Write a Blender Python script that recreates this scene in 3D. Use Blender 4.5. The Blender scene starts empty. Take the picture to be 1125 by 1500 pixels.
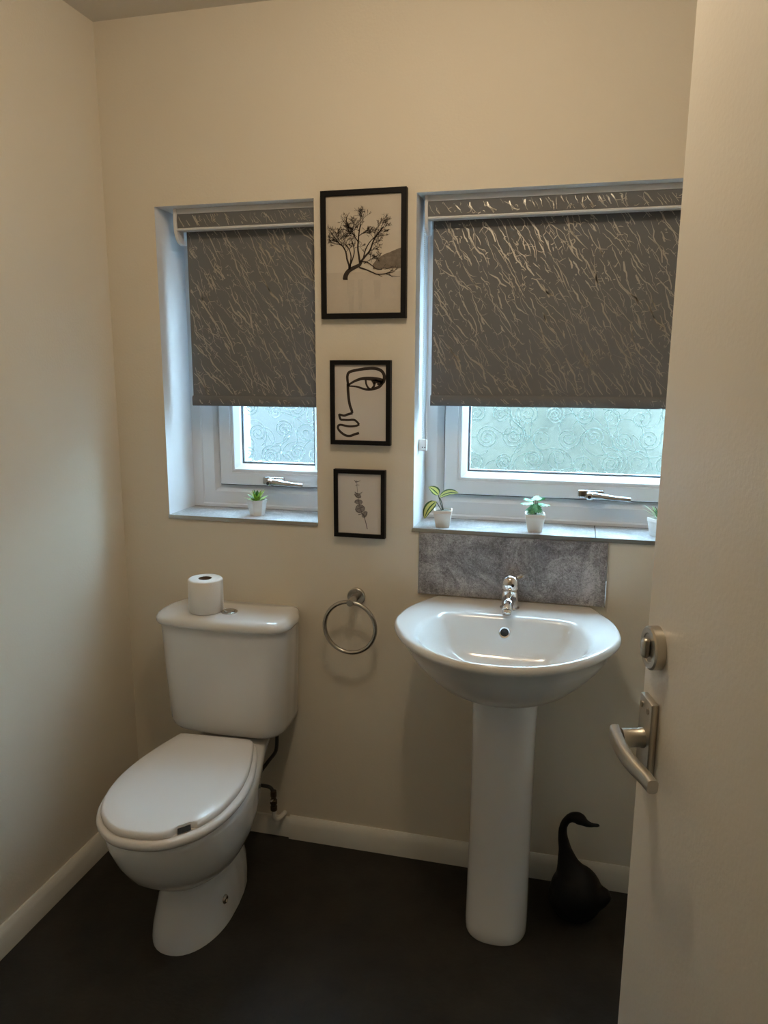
import bpy, bmesh, math, random
from mathutils import Vector, Matrix, noise

C = bpy.context.scene.collection
SC = bpy.context.scene
PI = math.pi

# ------------------------------------------------------------------ camera
F_PX = 1109.85
YAW, PITCH, ROLL = 0.2474, 0.1855, 0.0032
CAM = Vector((1.3903, -2.1013, 1.5))
fwd = Vector((-math.sin(YAW)*math.cos(PITCH), math.cos(YAW)*math.cos(PITCH), -math.sin(PITCH)))
rgt0 = Vector((math.cos(YAW), math.sin(YAW), 0)); up0 = rgt0.cross(fwd)
rgt = math.cos(ROLL)*rgt0 + math.sin(ROLL)*up0
up = -math.sin(ROLL)*rgt0 + math.cos(ROLL)*up0
cd = bpy.data.cameras.new('camera'); cam = bpy.data.objects.new('camera', cd); C.objects.link(cam)
cd.sensor_fit = 'VERTICAL'; cd.sensor_height = 36.0; cd.lens = F_PX/1500*36.0
cd.clip_start = 0.02
m = Matrix((rgt, up, -fwd)).transposed().to_4x4(); m.translation = CAM
cam.matrix_world = m
SC.camera = cam

# ------------------------------------------------------------------ world, lights, exposure
SC.view_settings.view_transform = 'Standard'; SC.view_settings.look = 'None'
SC.cycles.sample_clamp_indirect = 36.0
SC.view_settings.exposure = 0.0; SC.view_settings.gamma = 1.0; SC.view_settings.use_curve_mapping = False
W = bpy.data.worlds.new('overcast_sky'); SC.world = W; W.use_nodes = True
bg = W.node_tree.nodes['Background']; bg.inputs[0].default_value = (0.55, 0.77, 1.0, 1); bg.inputs[1].default_value = 46.0
LAMP = Vector((1.06, -0.93, 2.33))
ld = bpy.data.lights.new('ceiling_bulb_light', 'POINT'); ld.energy = 11.3; ld.color = (1.0, 0.80, 0.57); ld.shadow_soft_size = 0.05
lo = bpy.data.objects.new('ceiling_bulb_light', ld); C.objects.link(lo); lo.location = LAMP

for x_, w_, n_ in ((0.459, 0.50, 'daylight_portal'), (1.446, 0.88, 'daylight_portal')):      # sampling guides only: they give no light of their own
    pd = bpy.data.lights.new(n_, 'AREA'); pd.shape = 'RECTANGLE'; pd.size = w_; pd.size_y = 0.82; pd.cycles.is_portal = True
    po = bpy.data.objects.new(n_, pd); C.objects.link(po); po.location = (x_, 0.215, 1.51); po.rotation_euler = (-PI/2, 0, 0)

# ------------------------------------------------------------------ materials
def mat(name, col, rough=0.5, metal=0.0, spec=0.5, bump=None, mottle=None, coat=0.0, trans=0.0, ior=1.45):
    """bump=(scale, strength, detail); mottle=(scale, colour2, lo, hi)"""
    M = bpy.data.materials.new(name); M.use_nodes = True
    nt = M.node_tree; b = nt.nodes['Principled BSDF']
    b.inputs['Base Color'].default_value = (*col, 1); b.inputs['Roughness'].default_value = rough
    b.inputs['Metallic'].default_value = metal; b.inputs['Specular IOR Level'].default_value = spec
    b.inputs['Coat Weight'].default_value = coat; b.inputs['Coat Roughness'].default_value = 0.05
    b.inputs['Transmission Weight'].default_value = trans; b.inputs['IOR'].default_value = ior
    if bump or mottle:
        tc = nt.nodes.new('ShaderNodeTexCoord')
    if bump:
        n = nt.nodes.new('ShaderNodeTexNoise'); n.inputs['Scale'].default_value = bump[0]; n.inputs['Detail'].default_value = bump[2]
        nt.links.new(tc.outputs['Object'], n.inputs['Vector'])
        bp = nt.nodes.new('ShaderNodeBump'); bp.inputs['Strength'].default_value = bump[1]; bp.inputs['Distance'].default_value = 0.002
        nt.links.new(n.outputs['Fac'], bp.inputs['Height']); nt.links.new(bp.outputs['Normal'], b.inputs['Normal'])
    if mottle:
        n = nt.nodes.new('ShaderNodeTexNoise'); n.inputs['Scale'].default_value = mottle[0]; n.inputs['Detail'].default_value = 9; n.inputs['Roughness'].default_value = 0.65
        nt.links.new(tc.outputs['Object'], n.inputs['Vector'])
        r = nt.nodes.new('ShaderNodeValToRGB')
        r.color_ramp.elements[0].position = mottle[2]; r.color_ramp.elements[0].color = (*col, 1)
        r.color_ramp.elements[1].position = mottle[3]; r.color_ramp.elements[1].color = (*mottle[1], 1)
        nt.links.new(n.outputs['Fac'], r.inputs['Fac']); nt.links.new(r.outputs['Color'], b.inputs['Base Color'])
    return M

WALL = mat('cream_wall_paint', (0.78, 0.715, 0.60), 0.62, spec=0.35, bump=(140, 0.25, 4))
REVEAL = mat('white_reveal_paint', (0.84, 0.86, 0.88), 0.6, spec=0.3, bump=(120, 0.15, 3))
CEIL = mat('ceiling_paint', (0.70, 0.66, 0.58), 0.8, spec=0.2, bump=(60, 0.3, 3))
FLOORM = mat('dark_slate_vinyl', (0.018, 0.0165, 0.014), 0.55, spec=0.35, bump=(90, 0.3, 5), mottle=(7, (0.034, 0.030, 0.025), 0.35, 0.72))
SKIRT = mat('skirting_gloss', (0.72, 0.70, 0.64), 0.38, bump=(45, 0.12, 3))
UPVC = mat('white_upvc', (0.78, 0.79, 0.80), 0.28)
GASK = mat('grey_gasket', (0.16, 0.19, 0.22), 0.5)
SHADE = mat('painted_black_shade', (0.012, 0.013, 0.015), 0.7)  # flat black standing in for shade in the gaps and the lid notch
CERAM = mat('white_glazed_ceramic', (0.78, 0.775, 0.76), 0.12, coat=0.4)
SEATM = mat('white_seat_plastic', (0.78, 0.755, 0.73), 0.26)
CHROME = mat('polished_chrome', (0.80, 0.80, 0.80), 0.06, metal=1.0)
CHROME2 = mat('dim_reflection_chrome', (0.50, 0.51, 0.53), 0.10, metal=1.0)  # base darkened to imitate a dim room mirrored in the window handles
STEEL = mat('brushed_steel', (0.50, 0.48, 0.44), 0.26, metal=1.0)
DOORM = mat('white_door_paint', (0.78, 0.74, 0.66), 0.42, bump=(160, 0.18, 4))
NICKEL = mat('satin_nickel', (0.56, 0.53, 0.47), 0.34, metal=1.0)
DARKM = mat('dark_metal', (0.02, 0.02, 0.02), 0.4)
PIPEM = mat('dark_braided_hose', (0.035, 0.032, 0.028), 0.45, bump=(900, 0.6, 1))
BRASSM = mat('tarnished_brass', (0.10, 0.075, 0.05), 0.35, metal=0.8)
FRAMEM = mat('black_frame_wood', (0.005, 0.005, 0.006), 0.5, spec=0.25)
PAPER = mat('print_paper', (0.60, 0.54, 0.455), 0.4, spec=0.4)
PAPER2 = mat('print_paper_pale', (0.66, 0.61, 0.56), 0.35, spec=0.45)
WATERP = mat('print_water_tone', (0.52, 0.46, 0.385), 0.4, spec=0.4, mottle=(30, (0.57, 0.505, 0.42), 0.3, 0.7))
REFLP = mat('print_reflection_tone', (0.40, 0.35, 0.29), 0.4, spec=0.4)
REFLS = mat('print_soft_reflection_tone', (0.475, 0.42, 0.35), 0.4, spec=0.4, mottle=(40, (0.53, 0.47, 0.39), 0.35, 0.65))
HILLP = mat('print_hill_tone', (0.15, 0.125, 0.10), 0.4, spec=0.4, mottle=(90, (0.24, 0.20, 0.16), 0.4, 0.7))
INK = mat('print_ink_brown', (0.04, 0.030, 0.025), 0.45, spec=0.3)
INKG = mat('print_ink_grey', (0.13, 0.11, 0.11), 0.45, spec=0.3)
LEAFG = mat('print_leaf_grey', (0.30, 0.27, 0.255), 0.45, spec=0.3, mottle=(160, (0.16, 0.14, 0.135), 0.4, 0.7))
FABRIC = mat('charcoal_blind_fabric', (0.172, 0.178, 0.188), 0.75, spec=0.3, bump=(1500, 0.15, 1))
SHEEN = mat('silver_thread', (0.52, 0.50, 0.455), 0.39, metal=0.65)
PAPERROLL = mat('tissue_paper', (0.86, 0.84, 0.80), 0.9, spec=0.1, bump=(300, 0.3, 2))
CARD = mat('cardboard', (0.10, 0.065, 0.04), 0.9)
GOOSEM = mat('matt_black_resin', (0.006, 0.007, 0.009), 0.5, spec=0.3)
POTM = mat('white_pot_glaze', (0.80, 0.78, 0.74), 0.3)
SOIL = mat('pot_filler', (0.10, 0.09, 0.07), 0.9)
SUCC = mat('succulent_green', (0.16, 0.33, 0.035), 0.45, mottle=(120, (0.42, 0.58, 0.12), 0.35, 0.65))
SUCCD = mat('succulent_dark_green', (0.035, 0.12, 0.03), 0.45)
LEAFD = mat('leaf_dark_green', (0.03, 0.11, 0.03), 0.4)
LEAFY = mat('leaf_cream_yellow', (0.60, 0.66, 0.22), 0.4)
MONST = mat('mint_green_leaf', (0.05, 0.25, 0.09), 0.55, mottle=(150, (0.16, 0.44, 0.20), 0.35, 0.65))
STEMM = mat('dark_stem', (0.03, 0.05, 0.025), 0.5)
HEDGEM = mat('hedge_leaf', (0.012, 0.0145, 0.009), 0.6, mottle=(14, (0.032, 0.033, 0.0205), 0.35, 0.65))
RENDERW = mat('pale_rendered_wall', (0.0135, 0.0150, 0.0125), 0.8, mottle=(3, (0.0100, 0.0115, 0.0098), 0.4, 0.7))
PAVE = mat('paving', (0.27, 0.27, 0.26), 0.8, mottle=(5, (0.20, 0.20, 0.18), 0.4, 0.7))

def stone(name, dark, mid, light, vein, scale=1.0):
    M = bpy.data.materials.new(name); M.use_nodes = True; nt = M.node_tree; b = nt.nodes['Principled BSDF']
    b.inputs['Roughness'].default_value = 0.3; b.inputs['Specular IOR Level'].default_value = 0.5
    tc = nt.nodes.new('ShaderNodeTexCoord')
    n1 = nt.nodes.new('ShaderNodeTexNoise'); n1.inputs['Scale'].default_value = 7*scale; n1.inputs['Detail'].default_value = 10; n1.inputs['Roughness'].default_value = 0.72; n1.inputs['Distortion'].default_value = 1.2
    n2 = nt.nodes.new('ShaderNodeTexNoise'); n2.inputs['Scale'].default_value = 90*scale; n2.inputs['Detail'].default_value = 8; n2.inputs['Roughness'].default_value = 0.75; n2.inputs['Distortion'].default_value = 2.0
    n3 = nt.nodes.new('ShaderNodeTexNoise'); n3.inputs['Scale'].default_value = 26*scale; n3.inputs['Detail'].default_value = 8; n3.inputs['Distortion'].default_value = 2.5
    for n in (n1, n2, n3): nt.links.new(tc.outputs['Object'], n.inputs['Vector'])
    add = nt.nodes.new('ShaderNodeMath'); add.operation = 'MULTIPLY_ADD'; add.inputs[1].default_value = 0.55
    mul = nt.nodes.new('ShaderNodeMath'); mul.operation = 'MULTIPLY'; mul.inputs[1].default_value = 0.45
    nt.links.new(n2.outputs['Fac'], mul.inputs[0]); nt.links.new(n1.outputs['Fac'], add.inputs[0]); nt.links.new(mul.outputs[0], add.inputs[2])
    r = nt.nodes.new('ShaderNodeValToRGB'); e = r.color_ramp.elements
    e[0].position = 0.42; e[0].color = (*dark, 1); e[1].position = 0.60; e[1].color = (*light, 1)
    k = e.new(0.505); k.color = (*mid, 1)
    nt.links.new(add.outputs[0], r.inputs['Fac'])
    # hairline veins where the third noise crosses its mean
    s = nt.nodes.new('ShaderNodeMath'); s.operation = 'SUBTRACT'; s.inputs[1].default_value = 0.5
    a = nt.nodes.new('ShaderNodeMath'); a.operation = 'ABSOLUTE'
    v = nt.nodes.new('ShaderNodeMapRange'); v.inputs[1].default_value = 0.0; v.inputs[2].default_value = 0.016; v.inputs[3].default_value = 0.75; v.inputs[4].default_value = 0.0
    nt.links.new(n3.outputs['Fac'], s.inputs[0]); nt.links.new(s.outputs[0], a.inputs[0]); nt.links.new(a.outputs[0], v.inputs[0])
    mx = nt.nodes.new('ShaderNodeMixRGB'); mx.inputs['Color2'].default_value = (*vein, 1)
    nt.links.new(v.outputs[0], mx.inputs['Fac']); nt.links.new(r.outputs['Color'], mx.inputs['Color1'])
    nt.links.new(mx.outputs['Color'], b.inputs['Base Color'])
    bp = nt.nodes.new('ShaderNodeBump'); bp.inputs['Strength'].default_value = 0.2; bp.inputs['Distance'].default_value = 0.001
    nt.links.new(n2.outputs['Fac'], bp.inputs['Height']); nt.links.new(bp.outputs['Normal'], b.inputs['Normal'])
    return M
TILE = stone('grey_stone_tile', (0.13, 0.12, 0.125), (0.30, 0.29, 0.295), (0.56, 0.54, 0.545), (0.07, 0.06, 0.06))
SILLT = stone('pale_stone_tile', (0.32, 0.33, 0.34), (0.48, 0.49, 0.50), (0.76, 0.77, 0.78), (0.30, 0.30, 0.31))

def glass_mat(name, rough, tint, bump):
    M = bpy.data.materials.new(name); M.use_nodes = True; nt = M.node_tree; b = nt.nodes['Principled BSDF']
    b.inputs['Base Color'].default_value = (*tint, 1); b.inputs['Transmission Weight'].default_value = 1.0
    b.inputs['Roughness'].default_value = rough; b.inputs['IOR'].default_value = 1.45
    if bump:
        tc = nt.nodes.new('ShaderNodeTexCoord')
        n = nt.nodes.new('ShaderNodeTexNoise'); n.inputs['Scale'].default_value = 160; n.inputs['Detail'].default_value = 3; n.inputs['Distortion'].default_value = 1.5
        nt.links.new(tc.outputs['Object'], n.inputs['Vector'])
        bp = nt.nodes.new('ShaderNodeBump'); bp.inputs['Strength'].default_value = bump; bp.inputs['Distance'].default_value = 0.002
        nt.links.new(n.outputs['Fac'], bp.inputs['Height']); nt.links.new(bp.outputs['Normal'], b.inputs['Normal'])
    return M
def partly_clear(M, share, tint):
    nt = M.node_tree; o = nt.nodes['Material Output']; t = nt.nodes.new('ShaderNodeBsdfTransparent'); x = nt.nodes.new('ShaderNodeMixShader')
    t.inputs[0].default_value = (*tint, 1); x.inputs[0].default_value = share
    nt.links.new(nt.nodes['Principled BSDF'].outputs[0], x.inputs[1]); nt.links.new(t.outputs[0], x.inputs[2]); nt.links.new(x.outputs[0], o.inputs['Surface'])
    return M
GLASS = glass_mat('obscure_glass', 0.085, (0.90, 1.0, 0.985), 0.16)
partly_clear(GLASS, 0.42, (0.95, 1.0, 0.99))
RIDGE = [glass_mat('ridge_lower_face_shade_tint', 0.06, (0.42, 0.55, 0.55), 0), glass_mat('embossed_ridge_upper_face', 0.30, (0.95, 1.0, 0.99), 0)]  # dark tint on the lower faces paints the shaded edge of each ridge

# ------------------------------------------------------------------ helpers
def tag(o, label=None, cat=None, group=None, kind=None):
    if label: o['label'] = label
    if cat: o['category'] = cat
    if group: o['group'] = group
    if kind: o['kind'] = kind
    return o

def thing(name, label, cat, loc=(0, 0, 0), rz=0, group=None, kind=None):
    o = bpy.data.objects.new(name, None); C.objects.link(o); o.location = loc; o.rotation_euler = (0, 0, rz)
    o.empty_display_size = 0.05
    return tag(o, label, cat, group, kind)

def obj(name, bm, mats, parent=None, smooth=None, kind=None, label=None):
    """link a bmesh as one object; parent keeps local coordinates; smooth = crease angle in degrees"""
    if smooth:
        a = math.radians(smooth)
        for f in bm.faces: f.smooth = True
        for e in bm.edges:
            if len(e.link_faces) == 2 and e.calc_face_angle(0) > a: e.smooth = False
    me = bpy.data.meshes.new(name); bm.to_mesh(me); bm.free()
    for M in (mats if isinstance(mats, (list, tuple)) else [mats]): me.materials.append(M)
    o = bpy.data.objects.new(name, me); C.objects.link(o)
    if parent: o.parent = parent
    return tag(o, label, kind=kind)

def B(): return bmesh.new()

def recalc(bm):
    bmesh.ops.recalc_face_normals(bm, faces=bm.faces[:]); return bm

def box(bm, x0, x1, y0, y1, z0, z1, bevel=0, seg=2, mi=0):
    vs = [bm.verts.new((x, y, z)) for x in (x0, x1) for y in (y0, y1) for z in (z0, z1)]
    q = [(0, 1, 3, 2), (4, 6, 7, 5), (0, 4, 5, 1), (2, 3, 7, 6), (0, 2, 6, 4), (1, 5, 7, 3)]
    fs = [bm.faces.new([vs[i] for i in f]) for f in q]
    for f in fs: f.material_index = mi
    if bevel:
        es = list({e for f in fs for e in f.edges})
        bmesh.ops.bevel(bm, geom=es, offset=bevel, segments=seg, affect='EDGES', profile=0.5)
    return bm

def loft(bm, rings, cap0=True, cap1=True, mi=0):
    vr = [[bm.verts.new(p) for p in r] for r in rings]
    n = len(rings[0])
    for a, b in zip(vr, vr[1:]):
        for i in range(n):
            f = bm.faces.new((a[i], a[(i+1) % n], b[(i+1) % n], b[i])); f.material_index = mi
    if cap0: bm.faces.new(vr[0][::-1]).material_index = mi
    if cap1: bm.faces.new(vr[-1]).material_index = mi
    return bm

def circle(c, ax1, ax2, r, n, r2=None):
    c = Vector(c); r2 = r if r2 is None else r2
    return [c + ax1*(r*math.cos(2*PI*i/n)) + ax2*(r2*math.sin(2*PI*i/n)) for i in range(n)]

def lathe(bm, prof, n=32, c=(0, 0, 0), axis='Z', cap0=True, cap1=True):
    ax = {'Z': (Vector((1, 0, 0)), Vector((0, 1, 0)), Vector((0, 0, 1))), 'Y': (Vector((1, 0, 0)), Vector((0, 0, -1)), Vector((0, 1, 0))),
          'X': (Vector((0, 1, 0)), Vector((0, 0, 1)), Vector((1, 0, 0)))}[axis]
    return loft(bm, [circle(Vector(c)+ax[2]*h, ax[0], ax[1], max(r, 1e-4), n) for r, h in prof], cap0, cap1)

def tube(bm, pts, rad, n=12, closed=False, cap=True, flat=1.0):
    pts = [Vector(p) for p in pts]; m_ = len(pts)
    rad = rad if isinstance(rad, (list, tuple)) else [rad]*m_
    T = []
    for i in range(m_):
        a = pts[(i-1) % m_] if (closed or i > 0) else pts[i]
        b = pts[(i+1) % m_] if (closed or i < m_-1) else pts[i]
        T.append((b-a).normalized())
    u = T[0].orthogonal().normalized(); rings = []
    for i in range(m_):
        u = (u - T[i]*u.dot(T[i])).normalized(); v = T[i].cross(u)
        rings.append(circle(pts[i], u, v, rad[i], n, rad[i]*flat))
    if closed:
        rings.append(rings[0]); vr = [[bm.verts.new(p) for p in r] for r in rings[:-1]]; vr.append(vr[0])
        for a, b in zip(vr, vr[1:]):
            best = min(range(n), key=lambda s: (a[0].co-b[s].co).length) if b is vr[0] else 0
            for i in range(n): bm.faces.new((a[i], a[(i+1) % n], b[(i+1+best) % n], b[(i+best) % n]))
        return bm
    return loft(bm, rings, cap, cap)

def catmull(pts, k=8, closed=False):
    pts = [Vector(p) for p in pts]; n = len(pts); out = []
    g = (lambda i: pts[i % n]) if closed else (lambda i: pts[max(0, min(n-1, i))])
    for i in range(n if closed else n-1):
        p0, p1, p2, p3 = g(i-1), g(i), g(i+1), g(i+2)
        for j in range(k):
            t = j/k
            out.append(0.5*((2*p1)+(p2-p0)*t+(2*p0-5*p1+4*p2-p3)*t*t+(3*p1-p0-3*p2+p3)*t**3))
    if not closed: out.append(pts[-1])
    return out

def radial(pts, centre, n):
    """resample a star-shaped closed outline at n equal angles about centre -> list of (x, y)"""
    cx, cy = centre; P = [(p[0]-cx, p[1]-cy) for p in pts]; out = []
    for i in range(n):
        a = 2*PI*i/n; dx, dy = math.cos(a), math.sin(a); best = None
        for j in range(len(P)):
            x1, y1 = P[j]; x2, y2 = P[(j+1) % len(P)]
            ex, ey = x2-x1, y2-y1; den = dx*ey-dy*ex
            if abs(den) < 1e-12: continue
            t = (x1*ey-y1*ex)/den; s = (x1*dy-y1*dx)/den
            if t > 0 and -1e-6 <= s <= 1+1e-6 and (best is None or t > best): best = t
        out.append((cx+dx*best, cy+dy*best))
    return out

def strip(bm, pts, w, plane, mi=0):
    """flat stroke: 2-D polyline with width (number or list); plane maps (u, v) to a 3-D point"""
    n = len(pts); w = w if isinstance(w, (list, tuple)) else [w]*n
    L = []
    for i in range(n):
        a = pts[max(0, i-1)]; b = pts[min(n-1, i+1)]
        d = Vector((b[0]-a[0], b[1]-a[1])); d = d.normalized() if d.length > 0 else Vector((1, 0))
        nx, ny = -d.y*w[i]/2, d.x*w[i]/2
        L.append((bm.verts.new(plane(pts[i][0]+nx, pts[i][1]+ny)), bm.verts.new(plane(pts[i][0]-nx, pts[i][1]-ny))))
    for a, b in zip(L, L[1:]):
        bm.faces.new((a[0], a[1], b[1], b[0])).material_index = mi

def extrude_x(bm, prof, x0, x1, mi=0):
    """prof: closed list of (y, z)"""
    return loft(bm, [[Vector((x0, y, z)) for y, z in prof], [Vector((x1, y, z)) for y, z in prof]], mi=mi)

def rect_sweep(bm, x0, x1, z0, z1, prof):
    """mitred frame around a rectangle; prof: closed list of (inset, y)"""
    cs = [(x0, z0, 1, 1), (x1, z0, -1, 1), (x1, z1, -1, -1), (x0, z1, 1, -1)]
    vr = [[bm.verts.new((x+sx*d, y, z+sz*d)) for d, y in prof] for x, z, sx, sz in cs]
    n = len(prof)
    for k in range(4):
        a, b = vr[k], vr[(k+1) % 4]
        for i in range(n): bm.faces.new((a[i], a[(i+1) % n], b[(i+1) % n], b[i]))
    return recalc(bm)

# ------------------------------------------------------------------ room shell
RX, FY, CZ, DEPTH = 2.10, -1.90, 2.471, 0.165
W1 = (0.165, 0.656, 1.041, 1.9655)
W2 = (0.947, 1.945, 1.041, 1.9655)
def grid_wall(bm, xs, zs, holes, y0, y1):
    """one wall slab in the xz plane with rectangular openings; reveal faces get material 1"""
    def hole(i, j):
        cx, cz = (xs[i]+xs[i+1])/2, (zs[j]+zs[j+1])/2
        return any(h[0] < cx < h[1] and h[2] < cz < h[3] for h in holes)
    V = {}
    def v(i, j, k):
        if (i, j, k) not in V: V[i, j, k] = bm.verts.new((xs[i], (y0, y1)[k], zs[j]))
        return V[i, j, k]
    nx, nz = len(xs)-1, len(zs)-1
    for i in range(nx):
        for j in range(nz):
            if hole(i, j): continue
            bm.faces.new((v(i, j, 0), v(i+1, j, 0), v(i+1, j+1, 0), v(i, j+1, 0)))
            bm.faces.new((v(i, j, 1), v(i, j+1, 1), v(i+1, j+1, 1), v(i+1, j, 1)))
            for di, dj, e in ((-1, 0, ((0, 0), (0, 1))), (1, 0, ((1, 1), (1, 0))), (0, -1, ((1, 0), (0, 0))), (0, 1, ((0, 1), (1, 1)))):
                a, b = i+di, j+dj
                outer = not (0 <= a < nx and 0 <= b < nz)
                if outer or hole(a, b):
                    (p, q), (r, s) = e
                    f = bm.faces.new((v(i+p, j+q, 0), v(i+r, j+s, 0), v(i+r, j+s, 1), v(i+p, j+q, 1)))
                    f.material_index = 0 if outer else 1
    return recalc(bm)
tag(obj('wall_back', grid_wall(B(), [-0.1, W1[0], W1[1], W2[0], W2[1], RX+0.1], [-0.02, W1[2], W1[3], CZ+0.05], [W1, W2], 0.0, DEPTH), [WALL, REVEAL]), kind='structure')
tag(obj('wall_left', box(B(), -0.1, 0, -3.4, 0, -0.02, CZ+0.05), WALL), kind='structure')
tag(obj('wall_right', box(B(), RX, RX+0.1, -3.4, 0, -0.02, CZ+0.05), WALL), kind='structure')
DX0, DX1 = 0.915, 1.700
tag(obj('wall_front', grid_wall(B(), [0, DX0, DX1, RX], [-0.02, 2.02, CZ+0.05], [(DX0, DX1, -0.03, 2.02)], FY-0.10, FY), [WALL, SKIRT]), kind='structure')
tag(obj('wall_hallway', box(B(), 0, RX, -3.4, -3.3, -0.02, CZ+0.05), WALL), kind='structure')
tag(obj('floor', box(B(), -0.1, RX+0.1, -3.4, DEPTH, -0.08, 0), FLOORM), kind='structure')
tag(obj('ceiling', box(B(), -0.1, RX+0.1, -3.4, DEPTH, CZ, CZ+0.1), CEIL), kind='structure')
SKP = [(0.0, 0.0), (-0.018, 0.0), (-0.018, 0.052), (-0.014, 0.060), (-0.010, 0.070), (-0.004, 0.075), (0.0, 0.075)]
bm = B(); extrude_x(bm, SKP, 0.548, RX)                         # right run with its cut end showing
extrude_x(bm, [(0, 0), (-0.010, 0), (-0.010, 0.058), (-0.005, 0.066), (0, 0.068)], 0.0, 0.548)
tag(obj('baseboard_back', recalc(bm), SKIRT, smooth=35), kind='structure')
bm = B(); loft(bm, [[Vector((-y, -1.9, z)) for y, z in SKP], [Vector((-y, 0, z)) for y, z in SKP]])
tag(obj('baseboard_left', recalc(bm), SKIRT, smooth=35), kind='structure')

# ceiling light fitting (the lamp itself sits at LAMP)
lf = thing('ceiling_light', 'round white ceiling rose with a bulb holder at mid ceiling', 'ceiling light', (LAMP.x, LAMP.y, CZ))
obj('ceiling_rose', recalc(lathe(B(), [(0.05, 0), (0.048, -0.012), (0.02, -0.022), (0.018, -0.05)], 32)), UPVC, lf, smooth=40)

# ------------------------------------------------------------------ windows
random.seed(4)
def spirals(bm, x0, x1, z0, z1, y):
    """embossed ridges on the room face of the glass: spirals on a loose grid joined by wandering lines"""
    def ridge(pts, w=0.0044, h=0.00065):
        n = len(pts); L = []
        for i in range(n):
            a = pts[max(0, i-1)]; b = pts[min(n-1, i+1)]
            d = Vector((b[0]-a[0], b[1]-a[1]))
            d = d.normalized() if d.length > 1e-9 else Vector((1, 0))
            nx, nz = -d.y*w/2, d.x*w/2
            if not (x0 < pts[i][0]-abs(nx) and pts[i][0]+abs(nx) < x1 and z0 < pts[i][1]-abs(nz) and pts[i][1]+abs(nz) < z1):
                L.append(None); continue
            L.append([bm.verts.new((pts[i][0]+nx, y, pts[i][1]+nz)), bm.verts.new((pts[i][0], y-h, pts[i][1])), bm.verts.new((pts[i][0]-nx, y, pts[i][1]-nz))])
        for a, b in zip(L, L[1:]):
            if a and b:
                for k in range(2):
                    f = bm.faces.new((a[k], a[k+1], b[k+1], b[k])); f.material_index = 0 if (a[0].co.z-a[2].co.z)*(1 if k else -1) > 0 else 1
    st = 0.078; cs = []
    iz = 0; z = z0+0.03
    while z < z1+0.04:
        x = x0+0.02+(iz % 2)*0.035
        while x < x1+0.04:
            cs.append((x+random.uniform(-.010, .010), z+random.uniform(-.010, .010))); x += st*random.uniform(0.9, 1.1)
        z += st*0.92; iz += 1
    for cx, cz in cs:
        turns = random.choice((1.6, 2.2, 2.7)); R = random.uniform(0.027, 0.038); sg = random.choice((-1, 1)); a0 = random.uniform(0, 2*PI)
        n = int(turns*18)
        pts = [(cx+R*(0.12+0.88*i/n)*math.cos(a0+sg*2*PI*turns*i/n), cz+R*(0.12+0.88*i/n)*math.sin(a0+sg*2*PI*turns*i/n)) for i in range(n+1)]
        ex, ez = pts[-1]; d = math.atan2(pts[-1][1]-pts[-2][1], pts[-1][0]-pts[-2][0])
        for j in range(16):
            d += -sg*random.uniform(0.02, 0.24); ex += 0.006*math.cos(d); ez += 0.006*math.sin(d); pts.append((ex, ez))
        ridge(pts)
    for _ in range(int((x1-x0)*(z1-z0)*220)):
        ex, ez, d = random.uniform(x0, x1), random.uniform(z0, z1), random.uniform(0, 2*PI); k = random.uniform(-.3, .3); pts = [(ex, ez)]
        for j in range(20):
            d += k*random.uniform(0.2, 1.4); ex += 0.006*math.cos(d); ez += 0.006*math.sin(d); pts.append((ex, ez))
        ridge(pts, 0.0034, 0.0005)
    return bm

def handle_parts(root, hx, hz, left_len):
    """chrome casement handle: mounting plate, pivot and lever pointing right"""
    y = 0.157
    h = obj('window_handle', recalc(box(B(), hx-0.033, hx+0.040, y-0.012, y, hz-0.012, hz+0.012, 0.004, 3)), CHROME2, root, smooth=40)
    bm = B(); lathe(bm, [(0.013, 0.0), (0.013, -0.022), (0.010, -0.030), (0.004, -0.033)], 20, (hx, y-0.010, hz-0.002), 'Y')
    obj('handle_pivot', recalc(bm), CHROME2, h, smooth=40)
    bm = B(); tube(bm, catmull([(hx-0.004, y-0.032, hz+0.002), (hx+0.025, y-0.034, hz), (hx+0.062, y-0.036, hz-0.004), (hx+left_len, y-0.036, hz-0.007)], 5),
                   [0.010]*6+[0.009]*5+[0.0075]*5, 12, flat=0.62)
    obj('handle_lever', recalc(bm), CHROME2, h, smooth=50)
    bm = B(); lathe(bm, [(0.005, 0), (0.005, -0.002)], 14, (hx-0.001, y-0.043, hz-0.003), 'Y')
    obj('lock_core', recalc(bm), DARKM, h)

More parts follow.
